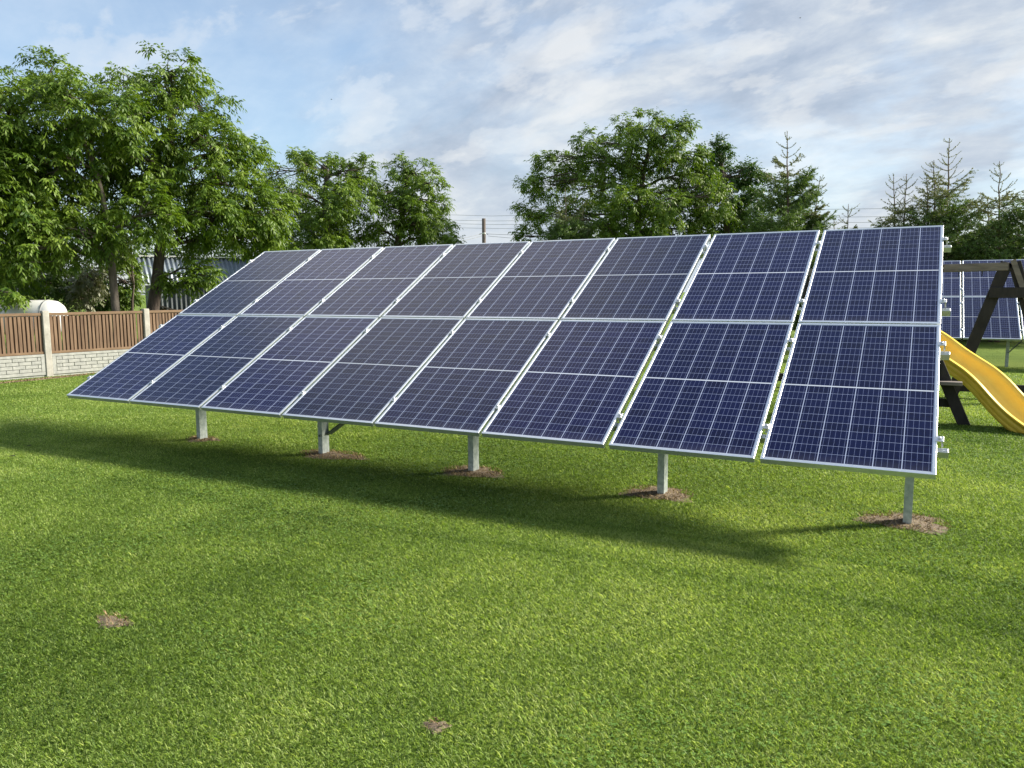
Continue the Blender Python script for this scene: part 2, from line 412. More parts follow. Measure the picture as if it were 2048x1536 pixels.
POSTX = [1.1816 + i * 1.7301 for i in range(5)]; POSTY = .7489
soil = [(POSTX[0], POSTY, .22, .16), (POSTX[1] + .12, POSTY - .02, .42, .20), (POSTX[2], POSTY - .02, .32, .24), (POSTX[3] - .03, POSTY, .30, .24), (POSTX[4] - .02, POSTY + .02, .31, .25)]
g_ = ground(873, 1455); soil.append((g_[0], g_[1], .055, .045))
g_ = ground(225, 1245); soil.append((g_[0], g_[1], .13, .07))
g_ = ground(1135, 884 + 60); 
g_ = ground(95, 756); soil.append((g_[0] + .15, g_[1] - .25, .10, 1.3))
rs = np.random.RandomState(5)
def soil_patch(x, y, rx, ry, i):
    mb = MB(); n = 28; vs = []; rings = 5
    for j in range(1, rings + 1):
        for k in range(n):
            a = 2 * math.pi * k / n; wob = 1 + .22 * math.sin(3 * a + i) + .13 * math.sin(7 * a + 2 * i) + rs.uniform(-.07, .07)
            q = j / rings; vs.append((math.cos(a) * rx * q * wob, math.sin(a) * ry * q * wob, .004 + .016 * (1 - q) + rs.uniform(0, .008) * (q < 1)))
    fs = []
    c0 = len(vs); vs.append((0, 0, .022))
    if rx < .12 and ry < .12: vs = [(p_[0], p_[1], .003 + p_[2] * .3) for p_ in vs]
    for k in range(n): fs.append((c0, k, (k + 1) % n))
    for j in range(rings - 1):
        for k in range(n): fs.append((j * n + k, (j + 1) * n + k, (j + 1) * n + (k + 1) % n, j * n + (k + 1) % n))
    mb.add(vs, fs, True)
    o = mb.build('soil_patch', M['soil'], None, (x, y, 0)); tag(o, None, None, 'bare soil patches in the lawn', 'structure')
soil = [(a, b_, c_ * .88, d_ * .85) for a, b_, c_, d_ in soil]
for i, s in enumerate(soil): soil_patch(*s, i)
SO = np.array(soil)

# ------------------------------------------------------------------ grass blades
rg = np.random.RandomState(11)
def sample(nmax, d0, d1, half):
    """points on the lawn in front of the camera stand, density falling with the square of distance past 4.5 m"""
    d = np.empty(0); K = nmax
    u = rg.rand(K); dd = d0 + (d1 - d0) * u
    wgt = np.where(dd < 4.5, dd, 4.5 * 4.5 / dd); keep = rg.rand(K) < wgt / 4.5
    dd = dd[keep]; a = rg.uniform(-half, half, len(dd)); az = a + .4863 * -1
    x = CAM[0] + dd * np.sin(az); y = CAM[1] + dd * np.cos(az); return x, y, dd
def in_soil(x, y, k=1.0):
    r = np.zeros(len(x), bool)
    for sx, sy, rx, ry in SO: r |= ((x - sx) / rx) ** 2 + ((y - sy) / ry) ** 2 < k
    return r
def blades(x, y, d, hgt, wid, lean, seed):
    r = np.random.RandomState(seed); n = len(x)
    h = hgt * r.uniform(.45, 1.25, n) * np.where(r.rand(n) < .015, 1.8, 1); wd = wid * r.uniform(.7, 1.3, n) * np.clip(d / 5.0, 1, 3.2)
    az = r.uniform(0, 2 * np.pi, n); ln = r.uniform(.15, 1.0, n) * lean
    tip = np.stack([x + np.cos(az) * ln * h, y + np.sin(az) * ln * h, h], -1)
    b2 = az + np.pi / 2 + r.uniform(-.6, .6, n); ox, oy = np.cos(b2) * wd / 2, np.sin(b2) * wd / 2
    A = np.stack([x - ox, y - oy, np.zeros(n)], -1); B = np.stack([x + ox, y + oy, np.zeros(n)], -1)
    md = np.stack([x + np.cos(az) * ln * h * .35, y + np.sin(az) * ln * h * .35, h * .62], -1)
    o3 = np.stack([ox * .85, oy * .85, np.zeros(n)], -1)
    return np.stack([A, B, md + o3, tip, md - o3], 1)
x, y, d = sample(3700000, 2.0, 19.0, 0.83)
big = fbm(x, y, .45, 3); mid_ = fbm(x, y, 2.3, 9); sm = fbm(x, y, 9, 21)
keep = ~in_soil(x, y, rg.uniform(.0, 1.2, len(x))) & (rg.rand(len(x)) < .55 + .8 * sm)
x, y, d, big, mid_, sm = [q[keep] for q in (x, y, d, big, mid_, sm)]
tint = .44 + (big - .5) * .95 + (mid_ - .5) * .5 + rg.normal(0, .24, len(x))
dry = rg.rand(len(x)) < .05 + .10 * (mid_ > .62); tint = np.where(dry, tint + .45, tint)
for off in (-.95, -.30):                  # faint mower tracks running along the array
    tint -= .20 * np.exp(-((y - off - .06 * np.sin(x * 1.1)) / .06) ** 2)
tint = np.clip(tint, 0, 1)
P = blades(x, y, d, .0130 + .006 * (mid_ - .3), .0025, 1.6, 4)
go = np_mesh('grass', P, 5, M['grass'], tint); tag(go, 'short mown grass blades covering the lawn', 'grass', None, 'stuff')

# clover, thicker in some patches and along old mower tracks
x, y, d = sample(190000, 2.0, 13.0, 0.80)
cn = fbm(x, y, 1.1, 33); tr1 = np.abs(y - (-.95 + .05 * np.sin(x * 1.3))) < .06; tr2 = np.abs(y - (.02 + .05 * np.sin(x))) < .05
keep = ((cn > .50) | ((tr1 | tr2) & (rg.rand(len(x)) < .5) & (x < 9))) & ~in_soil(x, y, 1)
keep &= rg.rand(len(x)) < np.clip((cn - .45) * 2.2, .06, .5)
x, y, d = x[keep], y[keep], d[keep]; n = len(x)
leafs = []; tn = []
base_az = rg.uniform(0, 2 * np.pi, n); hh = rg.uniform(.010, .022, n); sz = rg.uniform(.004, .0078, n) * np.clip(d / 5, 1, 1.8)
tt = np.clip(rg.normal(.45, .25, n), 0, 1)
for k in range(3):
    a = base_az + k * 2.094; tl = rg.uniform(-.25, .35, n)
    dx, dy = np.cos(a), np.sin(a)
    def pt(f, s): return np.stack([x + (dx * f - dy * s) * sz, y + (dy * f + dx * s) * sz, hh + f * sz * tl], -1)
    leafs.append(np.stack([pt(.05, 0), pt(.65, -.55), pt(1.15, -.3), pt(1.15, .3), pt(.65, .55)], 1)); tn.append(tt)
co_ = np_mesh('clover', np.concatenate(leafs), 5, M['clover'], np.concatenate(tn)); tag(co_, 'low clover leaves scattered through the lawn', 'clover', None, 'stuff')

# dead grass lying on the bare soil
xs_, ys_, ds_ = [], [], []
for sx, sy, rx, ry in soil:
    k = int(900 * rx * ry / .09); q = np.sqrt(rg.rand(k)) * 1.05; a = rg.uniform(0, 2 * np.pi, k)
    xs_.append(sx + q * rx * np.cos(a)); ys_.append(sy + q * ry * np.sin(a))
x = np.concatenate(xs_); y = np.concatenate(ys_); d = np.hypot(x - CAM[0], y - CAM[1])
P = blades(x, y, d, .017, .0038, 2.0, 8); P[:, :, 2] += .012
tag(np_mesh('dead_grass', P, 5, M['thatch'], np.clip(rg.normal(.5, .28, len(x)), 0, 1)), 'dry brown clippings lying round the steel posts', 'dead grass', None, 'stuff')

# ------------------------------------------------------------------ solar array
TILT, H0 = .5095, .5187; CT, ST = math.cos(TILT), math.sin(TILT)
XS = [0, 1.0179, 2.0509, 3.0896, 4.122, 5.1427, 6.1775, 7.2274, 8.2436]; VG = .0188
def plane_pt(u, v, n=0): return Vector((u, v * CT - n * ST, H0 + v * ST + n * CT))
FR = .034; TH = .040
def panel_meshes():
    lam = MB(); z0, z1 = -.012, -.003
    a, b2, c2, d2 = (.012, .012), (PW - .012, .012), (PW - .012, PH - .012), (.012, PH - .012)
    lam.add([(*q, z0) for q in (a, b2, c2, d2)] + [(*q, z1) for q in (a, b2, c2, d2)],
            [(3, 2, 1, 0), (4, 5, 6, 7), (0, 1, 5, 4), (1, 2, 6, 5), (2, 3, 7, 6), (3, 0, 4, 7)])
    fr = MB(); t = .019
    fr.box((PW / 2, t / 2, -TH / 2), (PW, t, TH), None, .0015)
    fr.box((PW / 2, PH - t / 2, -TH / 2), (PW, t, TH), None, .0015)
    fr.box((t / 2, PH / 2, -TH / 2 + .0004), (t, PH - 2 * t - .0006, TH - .001), None, .0015)
    fr.box((PW - t / 2, PH / 2, -TH / 2 + .0004), (t, PH - 2 * t - .0006, TH - .001), None, .0015)
    return lam, fr
VC = [.3335, 1.4226, 2.0318, 3.1073]
def make_array():
    root = empty('solar_array', (0, 0, 0))
    rot = Matrix(((1, 0, 0), (0, CT, -ST), (0, ST, CT)))
    first = None
    for i in range(8):
        c0 = (XS[i] + XS[i + 1]) / 2
        if i == 0: c0 = XS[0] + PW / 2
        if i == 7: c0 = XS[8] - PW / 2
        for j in range(2):
            if first is None:
                lam, fr = panel_meshes(); first = lam.build('solar_panel', M['cells'], root)
                f0 = fr.build('panel_frame', M['alu'], first); o = first
            else:
                o = first.copy(); col.objects.link(o); fcopy = f0.copy(); col.objects.link(fcopy); fcopy.parent = o
            o.location = plane_pt(c0 - PW / 2, j * (PH + VG)); o.rotation_euler = (TILT, 0, 0)
    # purlins under the panels
    for v in VC:
        p = MB(); p.box((0, 0, 0), (8.2436 + .13, .038, .052), None, .003)
        p.box((0, -.010, .0275), (8.2436 + .126, .006, .004)); p.box((0, .010, .0275), (8.2436 + .126, .006, .004))
        o = p.build('purlin', M['rail'], root, plane_pt(8.2436 / 2, v - .045, -TH - .032)); o.rotation_euler = (TILT, 0, 0)
    # clamps
    cm = MB(); cm.box((0, 0, .004), (.036, .05, .005), None, .002); cm.box((0, 0, -.018), (.008, .05, .038))
    cm.tube([(0, 0, .006), (0, 0, .016)], .011, 10); mc = None
    for i in range(1, 8):
        for v in VC:
            if mc is None: mc = cm.build('mid_clamp', M['rail'], root); o = mc
            else: o = mc.copy(); col.objects.link(o)
            o.location = plane_pt(XS[i], v); o.rotation_euler = (TILT, 0, 0)
    em = MB(); em.box((.012, 0, .003), (.048, .05, .006), None, .002); em.box((.030, 0, -.02), (.010, .05, .042)); em.tube([(.014, 0, .006), (.014, 0, .016)], .010, 10)
    ec = None
    for sgn, xx in ((1, XS[8]), (-1, XS[0])):
        for v in VC:
            if ec is None: ec = em.build('end_clamp', M['rail'], root); o = ec
            else: o = ec.copy(); col.objects.link(o)
            o.location = plane_pt(xx, v); o.rotation_euler = (TILT, 0, 0)
            if sgn < 0: o.scale = (-1, 1, 1)
    # rafters and posts
    for k, x_ in enumerate(POSTX):
        rf = MB(); rf.box((0, 0, 0), (.05, 3.05, .09), None, .003)
        o = rf.build('rafter', M['galv'], root, plane_pt(x_, 1.72, -TH - .06 - .045)); o.rotation_euler = (TILT, 0, 0)
        ps = MB(); top = H0 + POSTY * ST / CT - .09; w_, dp, t = .054, .098, .005
        zc, hh_ = (top - .3) / 2, top + .3
        ps.box((0, -dp / 2 + t / 2, zc), (w_, t, hh_)); ps.box((0, dp / 2 - t / 2, zc), (w_, t, hh_))
        ps.box((w_ / 2 - t / 2, 0, zc), (t - .0004, dp - 2 * t, hh_))
        ps.box((-w_ / 2 + .009, -dp / 2 + t + .006, zc), (.006, .012, hh_)); 
        po = ps.build('post', M['galv'], root, (x_, POSTY, 0))
        bl = MB(); bl.box((w_ / 2 + .006, -.01, top - .05), (.012, .06, .028), None, .003); bl.tube([(w_ / 2 + .004, .02, top - .02), (w_ / 2 + .02, .02, top - .02)], .009, 8)  # block coloured black for the shaded hole near the post top, bolt beside
        bl.build('dark_piece', M['dark_piece'], po)
    br = MB(); a = Vector((POSTX[1] + .03, POSTY + .02, .20)); e = Vector((POSTX[1] + .78, POSTY + .75, .95))
    br.bar(a, e, .012, .05, (0, 1, 0)); br.bar(a + Vector((.0, .05, .0)), e + Vector((.0, .05, .0)), .012, .05, (0, 1, 0))
    br.bar(a + Vector((-.02, .06, 0)), a + Vector((-.02, -.09, 0)), .02, .02)
    br.build('brace', M['dark_steel'], root)
    return root
arr = make_array()
tag(arr, 'large near solar array of sixteen blue panels on steel posts in the lawn', 'solar array', 'ground mounted solar arrays')
far = copy_tree(arr); far.location = (8.811 - XS[2], 13.2, .10)
tag(far, 'distant solar array behind the swing frame at the right', 'solar array', 'ground mounted solar arrays')

# ------------------------------------------------------------------ swing frame
sw = empty('swing_frame', (9.17, 8.1, 0))
tag(sw, 'dark wooden swing frame with A shaped legs and a weathered top beam behind the slide', 'swing frame')
def aframe(x0, y0):
    for s in (-1, 1):
        l = MB(); l.bar((x0 + s * .66, y0, -.05), (x0 + s * .045, y0, 1.98), .085, .155, (1, 0, 0), .006)
        l.build('leg', M['old_wood'], sw, (0, .0 + s * .0, 0))
    t = MB(); t.bar((x0 - .24, y0 - .075, 1.55), (x0 + .24, y0 - .075, 1.55), .04, .15, (0, 0, 1), .004); t.build('cross_tie', M['old_wood'], sw)
    g = MB(); g.bar((x0 - .70, y0 + .08, .16), (x0 + .75, y0 + .08, .16), .05, .13, (0, 0, 1), .004); g.build('ground_rail', M['old_wood'], sw)
aframe(0, 0); aframe(-2.9, .25)
tb = MB(); tb.bar((-3.1, .27, 1.88), (-.02, 0.0, 1.92), .11, .115, (0, 0, 1), .006); tb.build('top_beam', M['grey_wood'], sw)
for hx in (-1.02, -.63, -.34, -1.9, -2.3):
    h = MB(); yy = -.27 / 3.08 * hx * 1
    h.tube([(hx, yy + .02 * math.cos(a), 1.812 + .024 * math.sin(a)) for a in np.linspace(-math.pi, math.pi * .9, 12)], .006, 6); h.tube([(hx, yy, 1.83), (hx, yy, 1.90)], .007, 6)
    h.build('hook', M['dark_piece'], sw)
cp = MB(); cp.bar((.02, -.082, 2.01), (.30, -.082, 1.22), .012, .07, (1, 0, 0)); cp.build('lit_leg_strip', M['grey_wood'], sw)  # pale strip in place of sunlight on the right leg's upper face

# ------------------------------------------------------------------ slide
def rim(px, py):   # rim point in the upright plane the near rim runs in (x+y constant)
    v = F_ + R_ * (px - 1024) / FPX - U_ * (py - 768) / FPX
    t = (8.32 + 5.9 - CAM[0] - CAM[1]) / (v[0] + v[1]); q = CAM + v * t
    return (q[0] - 8.32) * math.sqrt(2), q[2]
prof = [rim(1860, 690), rim(1882, 706), rim(1915, 727), rim(1945, 748), rim(1972, 778), rim(2000, 811), rim(2025, 832), rim(2048, 849)]
s1, z1 = prof[-1]; prof += [(s1 + .25, z1 - .10), (s1 + .5, z1 - .155), (s1 + .75, z1 - .17)]
s0, z0 = prof[0]; prof = [(s0 - .7, z0 + .22), (s0 - .45, z0 + .21), (s0 - .2, z0 + .12)] + prof
S = np.array([q[0] for q in prof]); Z = np.array([q[1] for q in prof])
ss = np.linspace(S[0], S[-1], 60)
def smooth_interp(s):
    z = np.interp(s, S, Z); k = np.ones(7) / 7; zp = np.pad(z, 3, mode='edge'); return np.convolve(zp, k, 'valid')
zz = smooth_interp(ss)
sl = empty('playground_slide', (8.32, 5.9, 0)); tag(sl, 'yellow plastic wavy slide with a dark wooden ladder beside the near solar array', 'slide')
WID, DEP = .46, .155
sec = []                                   # cross-section (across, down) outer then inner
def prof_pts():
    out = [(-.012, -.012), (-.026, -.004), (-.026, -.022), (-.012, -.03), (.004, -.06), (.010, -.068), (.004, -.076), (.012, -.125), (.020, -.134), (.014, -.143), (.03, -.195), (.06, -.21)]
    half = [(a, b_) for a, b_ in out]
    other = [(WID - a, b_) for a, b_ in reversed(half)]
    inn = [(WID - .010, -.004)] + [(WID - .03, -.06), (WID - .055, -.115), (WID - .10, -.14), (WID / 2, -.146), (.10, -.14), (.055, -.115), (.03, -.06), (.010, -.004)]
    return half + other + inn
CS = prof_pts(); K = len(CS); mb = MB(); vs = []; fs = []
dv = Vector((math.sqrt(.5), -math.sqrt(.5), 0)); nv = Vector((math.sqrt(.5), math.sqrt(.5), 0))
for i in range(len(ss)):
    g = np.gradient(zz, ss)[i]; up = Vector((-dv.x * g, -dv.y * g, 1)).normalized()
    for a, b_ in CS: vs.append(dv * ss[i] + nv * a + Vector((0, 0, zz[i] + .004)) + up * b_)
for i in range(len(ss) - 1):
    for k in range(K): k2 = (k + 1) % K; fs.append((i * K + k, i * K + k2, (i + 1) * K + k2, (i + 1) * K + k))
fs.append(tuple(range(K))); fs.append(tuple((len(ss) - 1) * K + k for k in range(K)))
mb.add(vs, fs, True); ch = mb.build('chute', M['yellow'], sl)
lx0, ly0 = 8.62 - 8.32, 5.5 - 5.9
for s_ in (0, 1):
    l = MB(); xa = lx0 if s_ == 0 else lx0 - 1.5; xb = lx0 - .62 if s_ == 0 else lx0 - .88
    l.bar((xa, ly0, -.03), (xb, ly0, 1.42), .09, .13, (1, 0, 0), .005); l.build('ladder_leg', M['old_wood'] , sl)
    l2 = MB(); sg = 1 if s_ == 0 else -1
    l2.bar((xa + sg * .068, ly0, -.03), (xb + sg * .068, ly0, 1.40), .088, .006, (1, 0, 0)); l2.build('lit_leg_face', M['grey_wood'], sl)  # paler timber strip, sunlight on the leg's outer face put into colour
st = MB(); st.bar((-1.3, ly0 - .12, .50), (lx0 - .06, ly0 - .12, .50), .15, .04, (0, 0, 1), .004); st.build('step', M['grey_wood'], sl)
st = MB(); st.bar((-1.4, ly0 + .07, .24), (lx0 - .10, ly0 + .07, .24), .05, .10, (0, 0, 1), .004); st.build('lower_rail', M['old_wood'], sl)
pf = MB(); pf.box((-.75, .1, 1.06), (.8, .8, .04), None, .004); pf.build('platform', M['grey_wood'], sl)

# ------------------------------------------------------------------ fence
P1 = Vector((-6.942, 4.059, 0)); P2 = Vector((-6.587, 6.010, 0)); dF = (P2 - P1); bay = dF.length; dF.normalize()
nF = Vector((dF.y, -dF.x, 0))             # towards the lawn
fe = empty('garden_fence', P1); tag(fe, 'brown slatted fence on brick patterned concrete base between concrete posts at the left', 'fence')
rf_ = random.Random(3)
for k in range(-2, 5):
    c = dF * (bay * k); p = MB(); p.box((0, 0, .59), (.125, .125, 1.38), Matrix.Rotation(math.atan2(dF.y, dF.x), 3, 'Z'), .012)
    p.build('concrete_post', M['concrete'], fe, c)
Mz = Matrix.Rotation(math.atan2(dF.y, dF.x), 3, 'Z')
for k in range(-2, 4):
    c = dF * (bay * (k + .5)); ln = bay - .13
    b_ = MB(); b_.box((0, 0, .22), (ln, .05, .44), Mz)
    b_.box(nF * .035 + Vector((0, 0, .415)), (ln, .02, .05), Mz, .004); b_.box(nF * .035 + Vector((0, 0, .07)), (ln, .02, .06), Mz, .004)
    for e in (-1, 1): b_.box(nF * .035 + dF * (e * (ln / 2 - .035)) + Vector((0, 0, .245)), (.07, .02, .288), Mz, .004)
    rows = 4; bh = .284 / rows
    for r in range(rows):
        z_ = .102 + bh * (r + .5); off = (r % 2) * .11; xx = -ln / 2 + .075 - off
        while xx < ln / 2 - .075:
            x_0 = max(xx, -ln / 2 + .075); x_1 = min(xx + .214, ln / 2 - .075)
            if x_1 - x_0 > .03: b_.box(nF * (.033 + rf_.uniform(-.002, .003)) + dF * ((x_0 + x_1) / 2) + Vector((0, 0, z_)), (x_1 - x_0, .02, bh - .007), Mz, .007)
            xx += .22
    b_.build('base_panel', M['concrete_base'], fe, c)
    s = MB(); nsl = 26; pit = ln / nsl
    for q in range(nsl):
        wj = rf_.uniform(-.006, .003); s.box(dF * (-ln / 2 + pit * (q + .5) + rf_.uniform(-.004, .004)) + nF * .012 + Vector((0, 0, .82)), (pit * .72 + wj, .018, .72), Mz, .003)
    for q in range(nsl):
        if q % 7 != 2: s.box(dF * (-ln / 2 + pit * (q + 1.0)) - nF * .022 + Vector((0, 0, .82)), (pit * .8, .016, .70), Mz, .003)
    so_ = s.build('slat_panel', M['fence_wood'], fe, c)
    cpm = MB(); cpm.box(Vector((0, 0, 1.21)), (ln, .075, .055), Mz, .006); cpm.box(nF * .0 + Vector((0, 0, .468)), (ln, .07, .05), Mz, .006)
    cpm.build('rail', M['cap_wood'], so_)

# ------------------------------------------------------------------ white tank behind the fence
c0 = at(50, 622, 19.3); ax = Vector(R_) * 1; ax.z = 0; ax.normalize()
tk = empty('water_tank', (c0[0], c0[1], 0)); tag(tk, 'white cylindrical tank lying behind the fence below the left trees', 'tank')
r_t = .36; tz = at(75, 600, 19.3)[2] - r_t
pts = [(-.86, .05), (-.84, .16), (-.78, .27), (-.70, .33), (-.6, r_t), (.55, r_t), (.66, .34), (.74, .28), (.79, .18), (.81, .05)]
mb = MB(); mb.tube([ax * a + Vector((0, 0, tz)) for a, _ in pts], [b_ for _, b_ in pts], 24); mb.build('tank_body', M['white_tank'], tk)
for xx in (-.35, .5):
    bb = MB(); bb.tube([ax * (xx - .014) + Vector((0, 0, tz)), ax * (xx + .014) + Vector((0, 0, tz))], r_t + .008, 24); bb.build('band', M['tank_band'], tk)
for xx in (-.5, .5):
    lg = MB(); sd_ = Vector((-ax.y, ax.x, 0))
    for q in (-1, 1): lg.bar(ax * xx + sd_ * (.3 * q), ax * xx + sd_ * (.22 * q) + Vector((0, 0, tz - .2)), .06, .06)
    lg.bar(ax * xx - sd_ * .3 + Vector((0, 0, tz - .3)), ax * xx + sd_ * .3 + Vector((0, 0, tz - .3)), .06, .08)
    lg.build('cradle', M['tank_band'], tk)

# ------------------------------------------------------------------ shed with corrugated roof
SD = 25.0
def sheet(a, b_, c, d_, nw, amp, n):
    """corrugated sheet between bottom edge a-b and top edge d-c, waves along a-b, thickness along n"""
    a, b_, c, d_, n = map(Vector, (a, b_, c, d_, n)); mb = MB(); vs = []; st_ = nw * 6
    for side in (0, 1):
        for i in range(st_ + 1):
            t = i / st_; o = n * (amp * math.sin(2 * math.pi * nw * t) - side * .006)
            vs.append(a.lerp(b_, t) + o); vs.append(d_.lerp(c, t) + o)
    fs = []; h = 2 * (st_ + 1)
    for i in range(st_):
        fs.append((2 * i, 2 * i + 2, 2 * i + 3, 2 * i + 1)); fs.append((h + 2 * i, h + 2 * i + 1, h + 2 * i + 3, h + 2 * i + 2))
        fs.append((2 * i, h + 2 * i, h + 2 * i + 2, 2 * i + 2)); fs.append((2 * i + 1, 2 * i + 3, h + 2 * i + 3, h + 2 * i + 1))
    mb.add(vs, fs, True); return mb
e0 = Vector(at(284, 566, SD)); e1 = Vector(at(590, 568, SD + 1.0)); e1.z = e0.z
ex = (e1 - e0).normalized(); en = Vector((-ex.y, ex.x, 0)); Lh = (e1 - e0).length
if (Vector(CAM) - e0).dot(en) > 0: en = -en   # away from the lawn
sh = empty('shed', (e0.x, e0.y, 0)); tag(sh, 'dark shed with a corrugated tin roof half hidden by the left trees', 'shed')
ze = e0.z; rise = .78
rt = sheet((0, 0, ze), ex * Lh + Vector((0, 0, ze)), ex * Lh + en * .75 + Vector((0, 0, ze + rise)), en * .75 + Vector((0, 0, ze + rise)), 34, .022, Vector((0, 0, 1)) - en * .6)
rt.build('roof', M['tin'], sh)
rt = sheet(en * 2.2 + Vector((0, 0, ze)), ex * Lh + en * 2.2 + Vector((0, 0, ze)), ex * Lh + en * .76 + Vector((0, 0, ze + rise)), en * .76 + Vector((0, 0, ze + rise)), 34, .022, Vector((0, 0, 1)) + en * .6)
rt.build('roof', M['tin'], sh)
rc = MB(); rc.bar(en * .755 + Vector((0, 0, ze + rise + .02)), ex * Lh + en * .755 + Vector((0, 0, ze + rise + .02)), .16, .03); rc.build('ridge_cap', M['white_tank'], sh)
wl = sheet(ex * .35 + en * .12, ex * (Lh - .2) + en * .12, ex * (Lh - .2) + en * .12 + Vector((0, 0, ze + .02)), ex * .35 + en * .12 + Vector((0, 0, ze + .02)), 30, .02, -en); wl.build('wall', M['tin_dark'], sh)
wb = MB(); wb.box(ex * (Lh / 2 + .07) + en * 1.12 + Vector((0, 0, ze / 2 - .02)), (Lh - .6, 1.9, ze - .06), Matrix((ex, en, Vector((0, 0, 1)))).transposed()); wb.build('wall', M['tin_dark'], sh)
lp = MB()
for q in range(9):
    xq = .45 + q * .135; hq = 1.18 - q * .045; lp.box(ex * xq - en * .45 + Vector((0, 0, hq / 2)), (.125, .03, hq), Matrix((ex, en, Vector((0, 0, 1)))).transposed(), .003)
lp.build('plank_screen', M['shed_plank'], sh)
lr = MB(); lr.bar(ex * .35 - en * .40 + Vector((0, 0, 1.25)), ex * 1.72 - en * .40 + Vector((0, 0, .80)), .5, .03); lr.build('lean_to_roof', M['old_wood'], sh)

# ------------------------------------------------------------------ trees
def limb(mb, a, b_, r0_, r1_, rnd, seg=6, n=6, sag=.0, kink=.08):
    a, b_ = Vector(a), Vector(b_); ln = (b_ - a).length; pts = []; rd = []
    o = Vector((rnd.uniform(-1, 1), rnd.uniform(-1, 1), rnd.uniform(-.2, .6))) * ln * kink
    for i in range(n + 1):
        t = i / n; q = a.lerp(b_, t) + o * math.sin(math.pi * t) + Vector((0, 0, sag * ln * math.sin(math.pi * t)))
        if 0 < i < n: q += Vector((rnd.gauss(0, 1), rnd.gauss(0, 1), rnd.gauss(0, 1))) * ln * .012
        pts.append(q); rd.append(r0_ + (r1_ - r0_) * t)
    mb.tube(pts, rd, seg); return pts
def leaf_sprays(tufts, outward, rng, nspray, nleaf, rach, ll, lw, droop):
    """compound leaves hanging out of every tuft centre: returns leaflets (n,4,3) and a tint"""
    nt_ = len(tufts); T = np.repeat(tufts, nspray, 0); O = np.repeat(outward, nspray, 0); n = len(T)
    d = rng.normal(0, 1, (n, 3)); d[:, 2] *= .55; d = norm(norm(d) + O * .75); rl = rach * rng.uniform(.6, 1.3, n)
    org = T + rng.normal(0, .07, (n, 3)) * (rach / .3)
    tuft_t = np.repeat(rng.normal(0, .13, nt_), nspray) + rng.normal(0, .10, n)
    V = []; TT = []
    for k in range(nleaf):
        t = (k + .8) / nleaf; side = (-1) ** k if k < nleaf - 1 else 0
        p = org + d * (rl * t)[:, None]; p[:, 2] -= droop * rl * t * t
        dd = d.copy(); dd[:, 2] -= 2 * droop * t; dd = norm(dd)
        up = np.tile([0, 0, 1.0], (n, 1)); s = norm(np.cross(dd, up)); 
        ld = norm(dd * .75 + s * side * .9 + rng.normal(0, .22, (n, 3)) + np.array([0, 0, -.30 - droop * .35]))
        lnv = norm(np.cross(ld, s + rng.normal(0, .35, (n, 3)) + np.array([0, 0, .15]))); ls = norm(np.cross(lnv, ld))
        L_ = ll * rng.uniform(.7, 1.25, n)[:, None]; W_ = lw * rng.uniform(.75, 1.2, n)[:, None]
        c = p + ld * L_ * .45 - np.array([0, 0, .05]) * L_
        V.append(np.stack([p, c + ls * W_ * .5 + lnv * W_ * .12, p + ld * L_ - np.array([0, 0, .18]) * L_, c - ls * W_ * .5 + lnv * W_ * .12], 1))
        TT.append(.45 + tuft_t + rng.normal(0, .10, n))
    return np.concatenate(V), np.clip(np.concatenate(TT), 0, 1)
